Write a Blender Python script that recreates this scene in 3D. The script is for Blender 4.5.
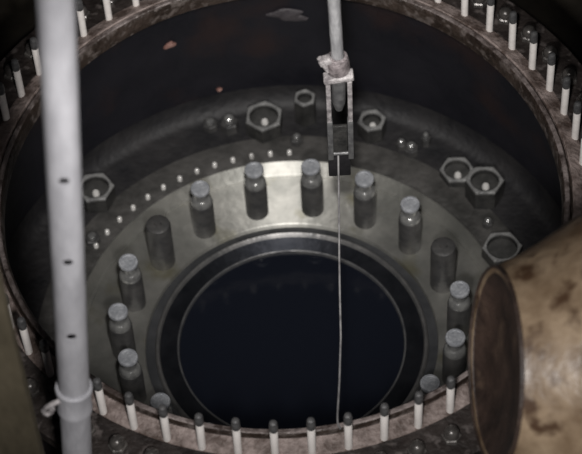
import bpy, bmesh, math, random
from mathutils import Vector, Matrix
random.seed(7)
for o in list(bpy.data.objects): bpy.data.objects.remove(o)
scene = bpy.context.scene
COL = scene.collection
R = math.radians

# ---------------------------------------------------------------- camera
CAM = Vector((0.0234, -4.5236, 5.8008))
FW = Vector((0.0, 0.60303, -0.79772))
RT = Vector((0.99808, -0.04943, -0.03736))
UP = Vector((0.06196, 0.79618, 0.60187))
cd = bpy.data.cameras.new('camera')
cd.sensor_fit = 'HORIZONTAL'; cd.sensor_width = 36.0
cd.lens = 2230.6 / 582.0 * 36.0
cd.clip_start = 0.05; cd.clip_end = 100
cam = bpy.data.objects.new('camera', cd); COL.objects.link(cam)
m = Matrix((RT, UP, -FW)).transposed().to_4x4(); m.translation = CAM
cam.matrix_world = m
cd.dof.use_dof = True
cd.dof.focus_distance = 7.3
cd.dof.aperture_fstop = 2.2
scene.camera = cam

# ---------------------------------------------------------------- world, lamps, exposure
w = bpy.data.worlds.new('world'); scene.world = w; w.use_nodes = True
bg = w.node_tree.nodes['Background']
bg.inputs[0].default_value = (0.55, 0.6, 0.9, 1); bg.inputs[1].default_value = 0.004

def spot(name, loc, target, power, size, blend, radius, col):
    ld = bpy.data.lights.new(name, 'SPOT'); ld.energy = power; ld.spot_size = R(size)
    ld.spot_blend = blend; ld.shadow_soft_size = radius; ld.color = col
    o = bpy.data.objects.new(name, ld); COL.objects.link(o); o.location = loc
    o.rotation_euler = (Vector(target) - Vector(loc)).to_track_quat('-Z', 'Y').to_euler()
    return o
# a work lamp held out over the near side of the vessel, below the lens
spot('work_lamp', (0.0, -3.05, 3.05), (0.05, -0.1, -0.3), 400, 84, 1.0, 0.14, (1.0, 0.97, 0.95))
# added fill spot that softens the bolt shadows, pointed at the back of the pit
spot('fill_spot', (0.05, -2.79, 4.10), (0.0, 0.76, -0.8), 1000, 25, 1.0, 0.08, (1.0, 0.97, 0.94))
vs = scene.view_settings
vs.view_transform = 'Standard'; vs.look = 'None'; vs.gamma = 1.0; vs.use_curve_mapping = False
vs.exposure = 0.0

# ---------------------------------------------------------------- materials
def mat(name, c1, c2, rough=(0.4, 0.6), metal=0.0, scale=8.0, bump=0.1, lo=0.35, hi=0.65, c3=None, scale3=30.0, t3=0.62, spec=0.5, stretch=(1, 1, 1)):
    M = bpy.data.materials.new(name); M.use_nodes = True
    nt = M.node_tree; N = nt.nodes; L = nt.links
    b = N['Principled BSDF']
    tc = N.new('ShaderNodeTexCoord'); mp = N.new('ShaderNodeMapping'); mp.inputs['Scale'].default_value = stretch
    L.new(tc.outputs['Object'], mp.inputs['Vector'])
    n1 = N.new('ShaderNodeTexNoise'); n1.inputs['Scale'].default_value = scale; n1.inputs['Detail'].default_value = 5
    n1.inputs['Roughness'].default_value = 0.62
    L.new(mp.outputs[0], n1.inputs['Vector'])
    r = N.new('ShaderNodeValToRGB'); r.color_ramp.elements[0].position = lo; r.color_ramp.elements[1].position = hi
    r.color_ramp.elements[0].color = (*c1, 1); r.color_ramp.elements[1].color = (*c2, 1)
    L.new(n1.outputs['Fac'], r.inputs['Fac'])
    out = r.outputs[0]
    if c3:
        n3 = N.new('ShaderNodeTexNoise'); n3.inputs['Scale'].default_value = scale3; n3.inputs['Detail'].default_value = 4
        L.new(mp.outputs[0], n3.inputs['Vector'])
        mr = N.new('ShaderNodeMapRange'); mr.inputs[1].default_value = t3 - 0.06; mr.inputs[2].default_value = t3 + 0.06
        L.new(n3.outputs['Fac'], mr.inputs[0])
        mx = N.new('ShaderNodeMix'); mx.data_type = 'RGBA'
        L.new(mr.outputs[0], mx.inputs[0]); L.new(out, mx.inputs[6]); mx.inputs[7].default_value = (*c3, 1)
        out = mx.outputs[2]
    L.new(out, b.inputs['Base Color'])
    rr = N.new('ShaderNodeMapRange'); rr.inputs[3].default_value = rough[0]; rr.inputs[4].default_value = rough[1]
    L.new(n1.outputs['Fac'], rr.inputs[0]); L.new(rr.outputs[0], b.inputs['Roughness'])
    b.inputs['Metallic'].default_value = metal
    b.inputs['Specular IOR Level'].default_value = spec
    if bump:
        bp = N.new('ShaderNodeBump'); bp.inputs['Strength'].default_value = bump; bp.inputs['Distance'].default_value = 0.02
        n2 = N.new('ShaderNodeTexNoise'); n2.inputs['Scale'].default_value = scale * 4; n2.inputs['Detail'].default_value = 4
        L.new(mp.outputs[0], n2.inputs['Vector'])
        L.new(n2.outputs['Fac'], bp.inputs['Height']); L.new(bp.outputs[0], b.inputs['Normal'])
    return M

MT = {}
MT['galv'] = mat('galvanised_steel', (0.36, 0.36, 0.385), (0.50, 0.50, 0.53), (0.38, 0.6), 0.15, 14, 0.10, stretch=(1, 1, 0.35))
MT['galv_worn'] = mat('worn_galvanised_steel', (0.18, 0.165, 0.17), (0.55, 0.52, 0.52), (0.3, 0.55), 0.2, 34, 0.35)
MT['rod'] = mat('weathered_rod_steel', (0.24, 0.24, 0.25), (0.50, 0.50, 0.51), (0.3, 0.5), 0.3, 26, 0.3, stretch=(1, 1, 0.3))
MT['clampbody'] = mat('dull_pinkish_steel', (0.10, 0.085, 0.088), (0.32, 0.28, 0.285), (0.35, 0.55), 0.2, 40, 0.4)
MT['sleeve'] = mat('pale_stud_sleeve', (0.74, 0.70, 0.67), (0.86, 0.82, 0.79), (0.35, 0.5), 0.0, 30, 0.08)
MT['studcap'] = mat('dull_grey_steel', (0.08, 0.08, 0.083), (0.16, 0.16, 0.16), (0.35, 0.55), 0.3, 40, 0.15)
MT['flange'] = mat('rusted_flange_steel', (0.010, 0.007, 0.006), (0.036, 0.028, 0.025), (0.45, 0.7), 0.0, 9, 0.45, c3=(0.10, 0.085, 0.08), scale3=22, t3=0.62)
MT['rim'] = mat('brown_rim_steel', (0.016, 0.010, 0.007), (0.046, 0.032, 0.025), (0.4, 0.65), 0.0, 12, 0.5, c3=(0.10, 0.082, 0.074), scale3=26, t3=0.58)
MT['crest'] = mat('highlit_rim_crest', (0.06, 0.045, 0.04), (0.26, 0.22, 0.21), (0.4, 0.6), 0.1, 14, 0.4, lo=0.4, hi=0.6)  # rim edge highlight put into the colour as a paler strip
MT['gasket'] = mat('pinkish_gasket_band', (0.085, 0.06, 0.05), (0.32, 0.26, 0.24), (0.5, 0.7), 0.0, 18, 0.4, lo=0.38, hi=0.64)
MT['darknut'] = mat('oily_black_steel', (0.07, 0.064, 0.06), (0.16, 0.148, 0.138), (0.22, 0.34), 0.4, 30, 0.1, spec=0.8)
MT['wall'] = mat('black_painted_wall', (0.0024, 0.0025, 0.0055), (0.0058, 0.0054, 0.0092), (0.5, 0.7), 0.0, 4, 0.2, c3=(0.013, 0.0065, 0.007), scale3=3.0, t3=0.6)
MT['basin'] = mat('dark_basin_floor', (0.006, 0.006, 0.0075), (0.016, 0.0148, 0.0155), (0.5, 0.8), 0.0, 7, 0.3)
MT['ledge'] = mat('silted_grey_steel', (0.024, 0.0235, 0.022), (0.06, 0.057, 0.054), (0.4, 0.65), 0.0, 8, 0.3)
MT['annulus'] = mat('wet_grey_flange_face', (0.36, 0.36, 0.335), (0.56, 0.55, 0.51), (0.25, 0.40), 0.0, 6, 0.10, c3=(0.33, 0.315, 0.235), scale3=5, t3=0.63)
MT['groove'] = mat('dark_groove_steel', (0.02, 0.021, 0.023), (0.035, 0.036, 0.038), (0.3, 0.5), 0.0, 10, 0.1)
MT['innerring'] = mat('dim_inner_ring_steel', (0.03, 0.033, 0.041), (0.055, 0.058, 0.068), (0.3, 0.5), 0.0, 10, 0.1)
MT['lip'] = mat('worn_lip_steel', (0.25, 0.25, 0.25), (0.42, 0.41, 0.40), (0.25, 0.4), 0.2, 14, 0.1)
MT['boreedge'] = mat('dim_bore_edge_steel', (0.045, 0.046, 0.05), (0.09, 0.09, 0.09), (0.3, 0.45), 0.2, 14, 0.1)
MT['boltbody'] = mat('dark_bolt_sleeve', (0.030, 0.030, 0.031), (0.062, 0.060, 0.058), (0.35, 0.55), 0.1, 16, 0.15)
MT['boltcap'] = mat('grey_bolt_head', (0.22, 0.23, 0.25), (0.36, 0.37, 0.39), (0.35, 0.5), 0.2, 40, 0.3)
MT['boltstub'] = mat('bright_bolt_neck', (0.16, 0.16, 0.16), (0.30, 0.30, 0.29), (0.16, 0.24), 0.5, 30, 0.1)
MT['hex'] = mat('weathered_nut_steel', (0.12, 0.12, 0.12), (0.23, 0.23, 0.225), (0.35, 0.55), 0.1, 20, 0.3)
MT['nutside'] = mat('dark_nut_flats', (0.016, 0.016, 0.016), (0.04, 0.039, 0.037), (0.4, 0.6), 0.1, 20, 0.3)  # nut sides, darker than the top rim
MT['forkshade'] = mat('shadow_black', (0.006, 0.006, 0.007), (0.014, 0.013, 0.015), (0.5, 0.7), 0.0, 20, 0.2)  # shadow tone for the slab below the fork
MT['hexin'] = mat('dark_nut_bore', (0.028, 0.028, 0.027), (0.055, 0.054, 0.052), (0.4, 0.6), 0.0, 20, 0.2)
MT['shiny'] = mat('bright_worn_steel', (0.6, 0.59, 0.57), (0.85, 0.83, 0.8), (0.18, 0.3), 0.3, 30, 0.1)
MT['rust'] = mat('rust_mottled_casing', (0.11, 0.070, 0.040), (0.30, 0.225, 0.15), (0.32, 0.52), 0.0, 6, 0.22, c3=(0.06, 0.033, 0.018), scale3=11, t3=0.60)
MT['rustshade'] = mat('shaded_rust_cap', (0.016, 0.010, 0.008), (0.05, 0.03, 0.022), (0.5, 0.75), 0.0, 7, 0.4, c3=(0.08, 0.052, 0.036), scale3=12, t3=0.66, stretch=(1, 1, 0.5))  # end cap rust, darkened for a face at grazing light
MT['beam'] = mat('olive_rust_beam', (0.022, 0.018, 0.011), (0.08, 0.067, 0.044), (0.45, 0.7), 0.0, 6, 0.3, stretch=(1, 1, 0.3))
MT['ground'] = mat('dark_brown_ground', (0.010, 0.008, 0.006), (0.035, 0.028, 0.018), (0.6, 0.9), 0.0, 3, 0.4)
MT['wire'] = mat('pale_wire', (0.10, 0.097, 0.10), (0.24, 0.235, 0.235), (0.4, 0.5), 0.0, 30, 0.0)
MT['stain'] = mat('rust_bloom', (0.12, 0.045, 0.035), (0.32, 0.19, 0.16), (0.5, 0.7), 0.0, 30, 0.5)
MT['smear'] = mat('pale_scale_deposit', (0.03, 0.026, 0.03), (0.065, 0.058, 0.062), (0.5, 0.7), 0.0, 14, 0.4)
# lathe-turned faces: grooves run round the axis
for k_ in ('annulus', 'lip', 'innerring'):
    nt = MT[k_].node_tree; pb_ = nt.nodes['Principled BSDF']
    tg = nt.nodes.new('ShaderNodeTangent'); tg.direction_type = 'RADIAL'; tg.axis = 'Z'
    nt.links.new(tg.outputs[0], pb_.inputs['Tangent'])
    pb_.inputs['Anisotropic'].default_value = 0.85
    pb_.inputs['Metallic'].default_value = 0.86
    pb_.inputs['Anisotropic Rotation'].default_value = 0.25
    for l in list(pb_.inputs['Roughness'].links): nt.links.remove(l)
    pb_.inputs['Roughness'].default_value = 0.55
# still dark water
Mw = bpy.data.materials.new('still_dark_water'); Mw.use_nodes = True
b = Mw.node_tree.nodes['Principled BSDF']
b.inputs['Base Color'].default_value = (0.0062, 0.0074, 0.0115, 1); b.inputs['Roughness'].default_value = 0.06
b.inputs['IOR'].default_value = 1.33
nz = Mw.node_tree.nodes.new('ShaderNodeTexNoise'); nz.inputs['Scale'].default_value = 9
bb = Mw.node_tree.nodes.new('ShaderNodeBump'); bb.inputs['Strength'].default_value = 0.03; bb.inputs['Distance'].default_value = 0.02
Mw.node_tree.links.new(nz.outputs['Fac'], bb.inputs['Height']); Mw.node_tree.links.new(bb.outputs[0], b.inputs['Normal'])
MT['water'] = Mw

# ---------------------------------------------------------------- mesh helpers
def finish(bm, name, angle=35):
    bmesh.ops.recalc_face_normals(bm, faces=bm.faces)
    me = bpy.data.meshes.new(name); bm.to_mesh(me); bm.free()
    for p in me.polygons: p.use_smooth = True
    me.set_sharp_from_angle(angle=R(angle))
    return me
def lathe(prof, seg=128, closed=False, bm=None):
    """revolve (r, z) points about z; r = 0 ends make a tip"""
    bm = bm or bmesh.new(); rings = []
    for r_, z_ in prof:
        if r_ < 1e-6: rings.append([bm.verts.new((0, 0, z_))])
        else: rings.append([bm.verts.new((r_ * math.cos(2 * math.pi * i / seg), r_ * math.sin(2 * math.pi * i / seg), z_)) for i in range(seg)])
    pairs = list(zip(rings, rings[1:])) + ([(rings[-1], rings[0])] if closed else [])
    for a, c in pairs:
        for i in range(seg):
            j = (i + 1) % seg
            if len(a) == 1: bm.faces.new((a[0], c[i], c[j]))
            elif len(c) == 1: bm.faces.new((a[i], a[j], c[0]))
            else: bm.faces.new((a[i], a[j], c[j], c[i]))
    return bm
def box(bm, x0, x1, y0, y1, z0, z1, M=None, bev=0.0):
    bm2 = bmesh.new(); bmesh.ops.create_cube(bm2, size=1)
    for v in bm2.verts:
        v.co = Vector(((x0 + x1) / 2 + v.co.x * (x1 - x0), (y0 + y1) / 2 + v.co.y * (y1 - y0), (z0 + z1) / 2 + v.co.z * (z1 - z0)))
    if bev: bmesh.ops.bevel(bm2, geom=bm2.edges[:], offset=bev, segments=2, affect='EDGES', profile=0.5)
    if M: bmesh.ops.transform(bm2, matrix=M, verts=bm2.verts)
    me = bpy.data.meshes.new('t'); bm2.to_mesh(me); bm2.free(); bm.from_mesh(me); bpy.data.meshes.remove(me)
    return bm
def tube(pts, rad, seg=12, bm=None):
    """tube along points; rad a number or a list"""
    bm = bm or bmesh.new(); pts = [Vector(p) for p in pts]; rings = []
    prev = None
    for i, p in enumerate(pts):
        t = (pts[min(i + 1, len(pts) - 1)] - pts[max(i - 1, 0)]).normalized()
        if prev is None: n = t.orthogonal().normalized()
        else: n = (prev - t * prev.dot(t)).normalized()
        prev = n; bn = t.cross(n); r_ = rad[i] if isinstance(rad, (list, tuple)) else rad
        rings.append([bm.verts.new(p + (n * math.cos(2 * math.pi * k / seg) + bn * math.sin(2 * math.pi * k / seg)) * r_) for k in range(seg)])
    for a, c in zip(rings, rings[1:]):
        for i in range(seg):
            j = (i + 1) % seg; bm.faces.new((a[i], a[j], c[j], c[i]))
    bm.faces.new(rings[0]); bm.faces.new(rings[-1])
    return bm
def hexring(R0, hole, h, bev=0.006, depth=0.05, through=False):
    """hexagonal nut with chamfered corners and a blind round bore, base at z = 0"""
    bm = bmesh.new(); n = 24
    def hexpt(k, rr):
        a = 2 * math.pi * k / n; s = (a % (math.pi / 3)) - math.pi / 6
        return (rr * math.cos(math.pi / 6) / math.cos(s), a)
    rings = []
    for kind, z_ in (('h', 0), ('h', h - bev), ('c', h), ('i', h), ('j', h - bev), ('j', h - depth)):
        ring = []
        for k in range(n):
            hr, a = hexpt(k, R0)
            rr = {'h': hr, 'c': min(hr, R0 * 0.965) - bev * 0.6, 'i': hole + bev * 0.6, 'j': hole}[kind]
            ring.append(bm.verts.new((rr * math.cos(a), rr * math.sin(a), z_)))
        rings.append(ring)
    for a, c in zip(rings, rings[1:]):
        for i in range(n):
            j = (i + 1) % n; bm.faces.new((a[i], a[j], c[j], c[i]))
    if through:
        for i in range(n):
            j = (i + 1) % n; bm.faces.new((rings[-1][i], rings[-1][j], rings[0][j], rings[0][i]))
    else: bm.faces.new(rings[0]); bm.faces.new(rings[-1])
    return bm
def link(name, me, m, parent=None, loc=(0, 0, 0), rot=(0, 0, 0)):
    o = bpy.data.objects.new(name, me); COL.objects.link(o)
    if me is not None and not me.materials: me.materials.append(MT[m])
    o.location = loc; o.rotation_euler = rot
    if parent: o.parent = parent
    return o
def empty(name, loc=(0, 0, 0), rot=(0, 0, 0)):
    o = bpy.data.objects.new(name, None); COL.objects.link(o); o.location = loc; o.rotation_euler = rot; o.empty_display_size = 0.05
    return o
def tag(o, label, cat, group=None, kind=None):
    o['label'] = label; o['category'] = cat
    if group: o['group'] = group
    if kind: o['kind'] = kind
    return o
def structure(o, label=None):
    o['kind'] = 'structure'
    if label: o['label'] = label
    return o

# ================================================================ the setting
ZF = -0.82            # basin floor
ZA = -0.86            # face of the lower flange
ZG = -0.42            # ground round the vessel
WALL = 1.10
me = finish(lathe([(1.105, ZG), (1.6, ZG - 0.005), (4.5, ZG - 0.01)], 96), 'floor')
structure(link('floor', me, 'ground'), 'dark ground around the round vessel')
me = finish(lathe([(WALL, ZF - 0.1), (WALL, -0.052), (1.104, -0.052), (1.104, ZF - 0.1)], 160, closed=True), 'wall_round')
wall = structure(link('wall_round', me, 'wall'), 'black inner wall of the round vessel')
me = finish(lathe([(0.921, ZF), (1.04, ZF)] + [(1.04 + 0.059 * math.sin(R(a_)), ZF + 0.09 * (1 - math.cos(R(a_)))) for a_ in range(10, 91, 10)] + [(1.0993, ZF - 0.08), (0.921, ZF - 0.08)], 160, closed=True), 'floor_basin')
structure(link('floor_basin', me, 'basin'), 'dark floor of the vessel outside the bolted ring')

# ================================================================ upper flange with studs and nuts
uf = empty('upper_flange', (0, 0, 0))
tag(uf, 'large rusted round flange ringed with pale upright studs, its opening showing the dark pit', 'flange')
link('flange_plate', finish(lathe([(0.960, 0.0), (1.155, 0.0), (1.162, -0.007), (1.162, -0.05), (0.960, -0.05)], 180, closed=True), 'flange_plate'), 'flange', uf)
link('rim_lip', finish(lathe([(0.920, -0.035), (0.920, 0.018), (0.925, 0.027), (0.935, 0.031), (0.944, 0.027), (0.948, 0.012), (0.952, 0.010), (0.959, 0.010), (0.959, -0.035)], 180, closed=True), 'rim_lip'), 'rim', uf)
link('rim_highlight_strip', finish(lathe([(0.9265, 0.0285), (0.930, 0.0325), (0.940, 0.0325), (0.9435, 0.0285)], 180, closed=True), 'rim_highlight_strip'), 'crest', uf)
link('gasket_band', finish(lathe([(0.9525, 0.0105), (0.954, 0.020), (0.958, 0.023), (1.010, 0.0035), (1.012, 0.0005), (0.9605, 0.0005), (0.9605, 0.0105)], 180, closed=True), 'gasket_band'), 'gasket', uf)
me_sl = finish(lathe([(0, 0), (0.0125, 0), (0.0125, 0.134), (0.0105, 0.137), (0, 0.137)], 12), 'stud')
me_cp = finish(lathe([(0, 0), (0.0125, 0), (0.0138, 0.005), (0.0138, 0.034), (0.011, 0.043), (0.005, 0.046), (0, 0.047)], 12), 'stud_cap')
for k in range(56):
    a = R((k + 0.40) * 360 / 56)
    lean = random.uniform(-0.012, 0.012)
    s = link('stud', me_sl, 'sleeve', uf, (math.cos(a), math.sin(a), 0.004), (lean, random.uniform(-0.012, 0.012), a))
    link('stud_cap', me_cp, 'studcap', s, (0, 0, 0.1372))
bmn = lathe([(0, 0.052), (0.009, 0.0505), (0.017, 0.046), (0.0225, 0.038), (0.024, 0.030), (0.024, 0.018)], 18)
rings = [(0.024, 0.018), (0.030, 0.017), (0.031, 0.0005), (0, 0.0005)]
me_cn = finish(bmn, 'cap_nut')
me_cb = finish(lathe([(0, 0.018), (0.026, 0.018), (0.031, 0.014), (0.031, 0.0005), (0, 0.0005)], 6), 'nut_base', 20)
for k in range(58):
    a = R(295.7 + k * 360 / 58)
    n = link('cap_nut', me_cn, 'darknut', uf, (1.082 * math.cos(a), 1.082 * math.sin(a), 0), (0, 0, a))
    link('nut_base', me_cb, 'darknut', n)

# ================================================================ lower flange
lf = empty('lower_flange', (0, 0, ZA))
tag(lf, 'grey bolted flange ring at the bottom of the dark round pit', 'flange')
def lower(name, prof, m, seg=160):
    return link(name, finish(lathe([(r_, z_ - ZA) for r_, z_ in prof], seg, closed=True), name), m, lf)
lower('flange_face', [(0.528, ZA - 0.004), (0.532, ZA), (0.752, ZA), (0.752, ZA - 0.06), (0.528, ZA - 0.06)], 'annulus')
lower('raised_collar', [(0.7525, ZA + 0.006), (0.762, ZA + 0.010), (0.785, ZF + 0.012), (0.790, ZF + 0.010), (0.790, ZA - 0.06), (0.7525, ZA - 0.06)], 'annulus')
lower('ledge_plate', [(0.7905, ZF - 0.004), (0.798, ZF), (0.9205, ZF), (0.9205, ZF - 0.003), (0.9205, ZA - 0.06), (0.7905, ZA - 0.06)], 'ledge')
lower('groove', [(0.494, ZA - 0.022), (0.5275, ZA - 0.022), (0.5275, ZA - 0.06), (0.494, ZA - 0.06)], 'groove')
lower('inner_lip', [(0.476, ZA - 0.012), (0.480, ZA - 0.002), (0.486, ZA), (0.490, ZA - 0.003), (0.4935, ZA - 0.012), (0.4935, ZA - 0.06), (0.476, ZA - 0.06)], 'lip')
lower('inner_ring', [(0.414, ZA - 0.014), (0.4755, ZA - 0.014), (0.4755, ZA - 0.06), (0.414, ZA - 0.06)], 'innerring')
lower('bore_edge', [(0.405, ZA - 0.020), (0.407, ZA - 0.010), (0.4105, ZA - 0.008), (0.4135, ZA - 0.010), (0.4135, ZA - 0.06), (0.405, ZA - 0.06)], 'boreedge')
# tall bolts: dark sleeve, bright neck and grey head
me_body = finish(lathe([(0, 0), (0.042, 0), (0.042, 0.168), (0.0405, 0.1725), (0, 0.1725)], 24), 'bolt')
me_neck = finish(lathe([(0, 0), (0.0400, 0), (0.0397, 0.008), (0.0385, 0.015), (0.0355, 0.0215), (0.0315, 0.0265), (0.0265, 0.030), (0.0250, 0.034), (0.0250, 0.068), (0, 0.068)], 20), 'bolt_neck')
me_head = finish(lathe([(0, 0), (0.0335, 0), (0.0355, 0.003), (0.0355, 0.014), (0.033, 0.018), (0.026, 0.0185), (0.024, 0.0165), (0, 0.0165)], 24), 'bolt_head')
me_dark = finish(lathe([(0, 0), (0.046, 0), (0.046, 0.215), (0.043, 0.226), (0.035, 0.230), (0.014, 0.230), (0.012, 0.238), (0, 0.238)], 24), 'dark_bolt')
me_dark.materials.append(MT['boltbody'])
for k in range(18):
    a = R(k * 20 + random.uniform(-0.6, 0.6)); p = (0.602 * math.cos(a), 0.602 * math.sin(a), 0.0005)
    if k in (1, 7):
        o = link('bolt', me_dark, 'boltbody', lf, p); o['label'] = 'dark bolt with no grey head'
        continue
    o = link('bolt', me_body, 'boltbody', lf, p, (0, 0, random.uniform(0, 6)))
    link('bolt_neck', me_neck, 'boltstub', o, (0, 0, 0.1727))
    link('bolt_head', me_head, 'boltcap', o, (0, 0, 0.2408), (random.uniform(-.03, .03), random.uniform(-.03, .03), 0))
# row of small bright bolts on the ledge
me_bead = finish(lathe([(0, 0.022), (0.004, 0.0214), (0.0075, 0.019), (0.0095, 0.014), (0.0095, 0)], 12), 'small_bolt')
for k in range(72):
    if not 84 <= 2.6 + k * 5 <= 150: continue
    a = R(2.6 + k * 5)
    link('small_bolt', me_bead, 'shiny', lf, (0.832 * math.cos(a), 0.832 * math.sin(a), ZF - ZA + 0.0005))

# water standing in the bore
me = finish(lathe([(0, 0), (0.4045, 0), (0.4045, -0.03), (0, -0.03)], 96), 'water')
tag(link('water', me, 'water', None, (0, 0, ZA - 0.022)), 'still dark water filling the round bore', 'water', kind='stuff')

# ================================================================ big hexagonal nuts around the ring
def big_nut(x, y, top, rz, label, Rn=0.073, studs=1, hole=0.054, base=ZF + 0.0005):
    h = top - base
    r_ = empty('hex_nut', (x, y, base), (0, 0, rz))
    tag(r_, label, 'nut', 'large hex nuts around the lower flange')
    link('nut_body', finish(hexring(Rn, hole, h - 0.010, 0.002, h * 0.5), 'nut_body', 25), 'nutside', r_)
    link('pale_rim', finish(hexring(Rn - 0.001, hole, 0.0096, 0.003, 0.0096, True), 'pale_rim', 25), 'hex', r_, (0, 0, h - 0.0098))
    fl = h - 0.010 - h * 0.5 + 0.0005                      # bottom of the blind bore
    fl2 = max(fl, h - 0.030)
    link('bore_floor', finish(lathe([(0, fl), (hole - 0.0005, fl), (hole - 0.0005, fl2), (hole * 0.8, fl2 + 0.002), (0, fl2 + 0.002)], 20), 'bore_floor'), 'hexin', r_)
    if studs:
        link('stud_end', finish(lathe([(0, 0), (0.014, 0), (0.014, 0.010), (0.010, 0.017), (0, 0.019)], 14), 'stud_end'), 'shiny', r_, Matrix.Rotation(-rz, 3, 'Z') @ Vector((0.002, -0.016, fl2 + 0.0025)))
    return r_
big_nut(-0.054, 0.964, -0.74, R(22), 'large grey hex nut standing alone behind the upright bolts, left of the hanging clamp', Rn=0.076, hole=0.056)
big_nut(0.752, 0.570, -0.72, R(-4), 'large hex nut with a bright stud end, right one of the close pair', Rn=0.072, hole=0.053)
big_nut(0.660, 0.677, -0.78, R(-3), 'large hex nut half hidden behind its neighbour, left one of the close pair', Rn=0.066, hole=0.048)
big_nut(-0.700, 0.668, -0.74, R(3), 'large hex nut beside the tall perforated pipe, far left of the pit', hole=0.053)
big_nut(0.787, 0.282, -0.75, R(0), 'empty hex nut partly hidden by the rusty casing', Rn=0.074, studs=0, hole=0.056, base=ZF + 0.0125)
big_nut(0.106, 1.000, -0.69, R(20), 'dull hex nut close to the back wall left of the hanging clamp', Rn=0.044, hole=0.028, studs=0)
big_nut(0.356, 0.906, -0.735, R(8), 'hex nut with a bright stud end just right of the hanging clamp', Rn=0.056, hole=0.036)
# smaller fasteners lying on the basin floor
def small_nut(x, y, h, rr, label, m='boltbody'):
    e_ = empty('small_nut', (x, y, ZF + 0.0005), (0, 0, random.uniform(0, 1)))
    tag(e_, label, 'nut', 'small fasteners on the pit floor')
    link('nut_body', finish(lathe([(0, 0), (rr, 0), (rr, h * 0.55), (rr * 0.86, h * 0.62), (0, h * 0.62)], 6), 'nut_body', 20), m, e_)
    link('stud_end', finish(lathe([(0, h * 0.62), (rr * 0.5, h * 0.62), (rr * 0.5, h * 0.92), (rr * 0.3, h), (0, h)], 12), 'stud_end'), 'boltstub', e_)
small_nut(0.497, 0.800, 0.055, 0.030, 'small pale nut on a stud left of the paired hex nuts')
small_nut(0.462, 0.830, 0.045, 0.022, 'smallest pale nut behind the right side of the bolted ring')
small_nut(0.556, 0.838, 0.065, 0.020, 'slim stud standing in shadow behind the paired hex nuts')
small_nut(-0.188, 0.972, 0.075, 0.036, 'small nut with a bright stud left of the lone hex nut')
small_nut(0.752, 0.432, 0.040, 0.022, 'small bright stud nut below the paired hex nuts')
small_nut(0.066, 0.885, 0.045, 0.026, 'small dull nut behind the bolts left of the hanging wire')
small_nut(-0.715, 0.470, 0.045, 0.030, 'small dull nut in shadow near the perforated pipe')
small_nut(-0.262, 0.985, 0.045, 0.030, 'small dull nut farthest left along the back of the pit')

# rust and scale on the back wall: thick crusts standing off the paint
def crust(name, az, z, wd, ht, m, label, seed):
    rnd = random.Random(seed); bm = bmesh.new(); bmesh.ops.create_icosphere(bm, subdivisions=3, radius=1)
    ph = [rnd.uniform(0, 6.28) for _ in range(4)]
    for v in bm.verts:
        a = math.atan2(v.co.z, v.co.x); k = 1 + 0.22 * math.sin(2 * a + ph[0]) + 0.18 * math.sin(3 * a + ph[1]) + 0.12 * math.sin(5 * a + ph[2])
        v.co = Vector((v.co.x * wd * k, v.co.y * 0.010, v.co.z * ht * k))
    o = link(name, finish(bm, name, 60), m, None, ((WALL - 0.006) * math.cos(R(az)), (WALL - 0.006) * math.sin(R(az)), z), (0, 0, R(az - 90)))
    tag(o, label, 'crust')
crust('rust_crust', 110.5, -0.375, 0.020, 0.017, 'stain', 'small reddish rust bloom on the upper left of the black wall', 3)
crust('scale_crust', 86.8, -0.325, 0.075, 0.030, 'smear', 'faint pale smear of scale on the black back wall', 5)
crust('rust_crust', 101.5, -0.70, 0.009, 0.009, 'stain', 'tiny red rust speck low on the black wall', 8)

# ================================================================ perforated pipe on the left
pb, pt = Vector((-0.6502, -1.0471, 0.1553)), Vector((-0.4819, -1.0083, 2.0650))
ax = (pt - pb).normalized()
base = pb + ax * ((ZG + 0.001 - pb.z) / ax.z)
pp = empty('perforated_pipe', base)
pp.rotation_euler = ax.to_track_quat('Z', 'Y').to_euler()
tag(pp, 'tall pale grey steel pipe with small drilled holes standing left of the flange', 'pipe')
inv = (Matrix.Translation(base) @ pp.rotation_euler.to_matrix().to_4x4()).inverted()
RO, RI, LEN = 0.0445, 0.0395, 3.1
me_pipe = finish(lathe([(RO, 0), (RO, LEN), (RI, LEN), (RI, 0)], 48, closed=True), 'pipe')
pipe = link('pipe', me_pipe, 'galv', pp)
holes = bmesh.new()
for px, py, pz in ((-0.546, -0.9654, 1.3436), (-0.5798, -0.9709, 1.0123), (-0.6072, -0.9904, 0.6828)):
    q = inv @ Vector((px, py, pz)); zc = q.z + 0.125
    d = inv.to_3x3() @ (CAM - Vector((px, py, pz))); d.z = 0; d = (Matrix.Rotation(0.0, 3, 'Z') @ d).normalized()
    tube([Vector((0, 0, zc)) + d * 0.02, Vector((0, 0, zc)) + d * 0.08], 0.0135, 20, holes)
cut = bpy.data.objects.new('cutter', finish(holes, 'cutter')); COL.objects.link(cut); cut.parent = pp
md = pipe.modifiers.new('holes', 'BOOLEAN'); md.object = cut; md.operation = 'DIFFERENCE'; md.solver = 'EXACT'
bpy.context.view_layer.update()
new = bpy.data.meshes.new_from_object(pipe.evaluated_get(bpy.context.evaluated_depsgraph_get()))
pipe.modifiers.clear(); pipe.data = new; bpy.data.objects.remove(cut)
for p in new.polygons: p.use_smooth = True
new.set_sharp_from_angle(angle=R(35))
zc = (inv @ Vector((-0.63, -1.02, 0.455))).z
link('clamp_collar', finish(lathe([(RO + 0.0005, -0.058), (RO + 0.006, -0.058), (RO + 0.007, -0.045), (RO + 0.0045, -0.038), (RO + 0.0045, 0.030), (RO + 0.009, 0.036), (RO + 0.009, 0.052), (RO + 0.004, 0.058), (RO + 0.0005, 0.058)], 40, closed=True), 'clamp_collar'), 'galv', pp, (0, 0, zc))
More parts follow.
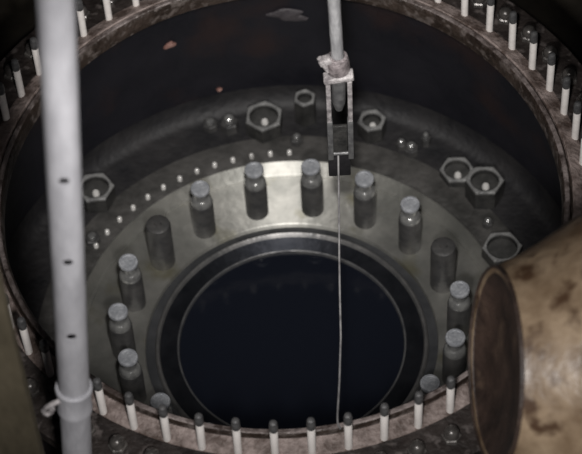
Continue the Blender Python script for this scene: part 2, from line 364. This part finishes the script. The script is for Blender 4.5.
hk = [(-0.038, 0.030, 0.022), (-0.054, 0.034, 0.016), (-0.072, 0.034, 0.0), (-0.085, 0.032, -0.022), (-0.086, 0.031, -0.040), (-0.075, 0.031, -0.046), (-0.065, 0.031, -0.034), (-0.061, 0.031, -0.018)]
side = inv.to_3x3() @ Vector((1, -0.05, 0)); side.z = 0; side.normalize(); near = side.cross(Vector((0, 0, 1)))
hk = [side * a_ + near * b_ + Vector((0, 0, c_)) for a_, b_, c_ in hk]
link('hook', finish(tube(hk, 0.0085, 10), 'hook', 60), 'galv_worn', pp, (0, 0, zc))

# ================================================================ rod with clamp fork and wire
hr = empty('hanging_rod', (0.196, 0.0153, 0.17))
tag(hr, 'grey hanging rod ending in a forked clamp over the middle of the pit', 'rod')
def hp(x, y, z): return Vector((x - 0.196, y - 0.0153, z - 0.17))
link('rod', finish(tube([hp(0.1995, 0.0153, 0.585), hp(0.193, 0.0153, 0.90), hp(0.15, 0.0153, 3.0)], 0.0195, 20), 'rod', 60), 'rod', hr)
link('socket', finish(tube([hp(0.198, 0.0153, 0.40), hp(0.198, 0.0153, 0.44), hp(0.199, 0.0153, 0.53), hp(0.199, 0.0153, 0.584)], [0.012, 0.022, 0.023, 0.023], 16), 'socket', 40), 'studcap', hr)
bm = bmesh.new(); bm = lathe([(0.0215, 0.0), (0.036, 0.0), (0.038, 0.006), (0.036, 0.040), (0.030, 0.062), (0.0215, 0.066)], 20, True, bm)
link('clamp_body', finish(bm, 'clamp_body', 30), 'clampbody', hr, hp(0.199, 0.0153, 0.588))
bm = bmesh.new(); box(bm, -0.020, 0.020, -0.014, 0.014, -0.012, 0.012, bev=0.004)
o = link('clamp_lug', finish(bm, 'clamp_lug', 30), 'galv_worn', hr, hp(0.160, 0.005, 0.645), (0, R(-22), 0))
link('lug_bolt', finish(tube([(-0.010, -0.004, -0.045), (-0.010, -0.004, 0.022)], 0.0085, 10), 'lug_bolt', 40), 'galv_worn', o)
bm = bmesh.new(); box(bm, -0.047, 0.047, -0.020, 0.020, -0.010, 0.010, bev=0.004)
link('cross_bar', finish(bm, 'cross_bar', 30), 'galv_worn', hr, hp(0.199, 0.0, 0.571), (0, R(-9), 0))
for sx in (-1, 1):
    bm = bmesh.new(); box(bm, -0.0075, 0.0075, -0.011, 0.011, -0.20, 0.0, bev=0.003)
    o = link('fork_prong', finish(bm, 'fork_prong', 30), 'galv_worn', hr, hp(0.199 + sx * 0.0335, 0.0, 0.560))
    bm = bmesh.new(); box(bm, -0.009, 0.009, -0.013, 0.013, -0.19, 0.0, bev=0.003)
    link('prong_lower', finish(bm, 'prong_lower', 30), 'studcap', o, (-sx * 0.001, 0, -0.195))  # lower part of each prong, darker than the upper
bm = bmesh.new(); box(bm, -0.0235, 0.0235, -0.006, 0.006, -0.12, 0.03, bev=0.003)
link('wire_holder', finish(bm, 'wire_holder', 30), 'nutside', hr, hp(0.198, 0.005, 0.30))
link('fork_foot', finish(tube([hp(0.168, 0.0, 0.195), hp(0.229, 0.0, 0.195)], 0.0075, 10), 'fork_foot', 40), 'studcap', hr)
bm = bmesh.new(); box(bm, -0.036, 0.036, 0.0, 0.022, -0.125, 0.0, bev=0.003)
link('fork_shadow_block', finish(bm, 'fork_shadow_block', 30), 'forkshade', hr, hp(0.194, 0.012, 0.186))  # added near-black slab standing in for the fork's shadow on the ledge
wp = [(0.1905, 0.0035, 0.187), (0.1803, -0.177, 0.1253), (0.1699, -0.3445, 0.0834), (0.163, -0.482, 0.0584), (0.1571, -0.6115, 0.0423), (0.1523, -0.661, 0.0382), (0.1432, -0.765, 0.0338), (0.133, -0.8555, 0.034), (0.1287, -0.8955, 0.0355), (0.1277, -0.918, 0.037), (0.130, -0.932, 0.0365), (0.136, -0.942, 0.033)]
wire = link('wire', finish(tube(wp, 0.0034, 8), 'wire', 60), 'wire')
tag(wire, 'thin pale line running from the forked clamp across to the near rim', 'wire')

# ================================================================ rusty casing on the right
dc = Vector((0.566, -1.125, 0.600)); dn = Vector((-0.978, -0.054, 0.173)).normalized()
rc = empty('rusty_casing', dc)
tag(rc, 'large flared rusty brown pipe casing with a dark round end, lower right', 'casing')
rc.rotation_euler = (-dn).to_track_quat('Z', 'Y').to_euler()
link('flared_body', finish(lathe([(0.277, 0.0), (0.281, 0.004), (0.283, 0.012), (0.295, 0.030), (0.32, 0.085), (0.385, 0.19), (0.45, 0.29), (0.52, 0.40), (0.56, 0.50), (0.575, 0.62), (0.575, 1.6), (0.56, 1.6), (0.56, 0.62), (0.50, 0.40), (0.37, 0.19), (0.265, 0.012), (0.263, 0.0)], 96, closed=True), 'flared_body', 30), 'rust', rc)
link('end_cap', finish(lathe([(0, 0.045), (0.10, 0.043), (0.18, 0.036), (0.225, 0.024), (0.261, 0.006), (0.2625, 0.002), (0.2625, 0.016), (0.18, 0.052), (0, 0.060)], 64), 'end_cap', 40), 'rustshade', rc)
link('rim_bead', finish(lathe([(0.2775, -0.006), (0.283, -0.0065), (0.286, -0.001), (0.285, 0.0035), (0.2775, -0.0005)], 72, closed=True), 'rim_bead', 60), 'rustshade', rc)

# ================================================================ olive post at the far left
st = empty('steel_post', (-0.768, -1.20, ZG), (0, 0, R(6)))
tag(st, 'olive brown rusted steel post at the lower left edge', 'post')
for nm, a in (('front_flange', (-0.10, 0.052, -0.045, -0.033)), ('rear_flange', (-0.10, 0.052, 0.033, 0.045)), ('web', (-0.030, -0.018, -0.0325, 0.0325))):
    bm = bmesh.new(); box(bm, a[0], a[1], a[2], a[3], 0.001, 1.9, bev=0.003)
    link(nm, finish(bm, nm, 30), 'beam', st)
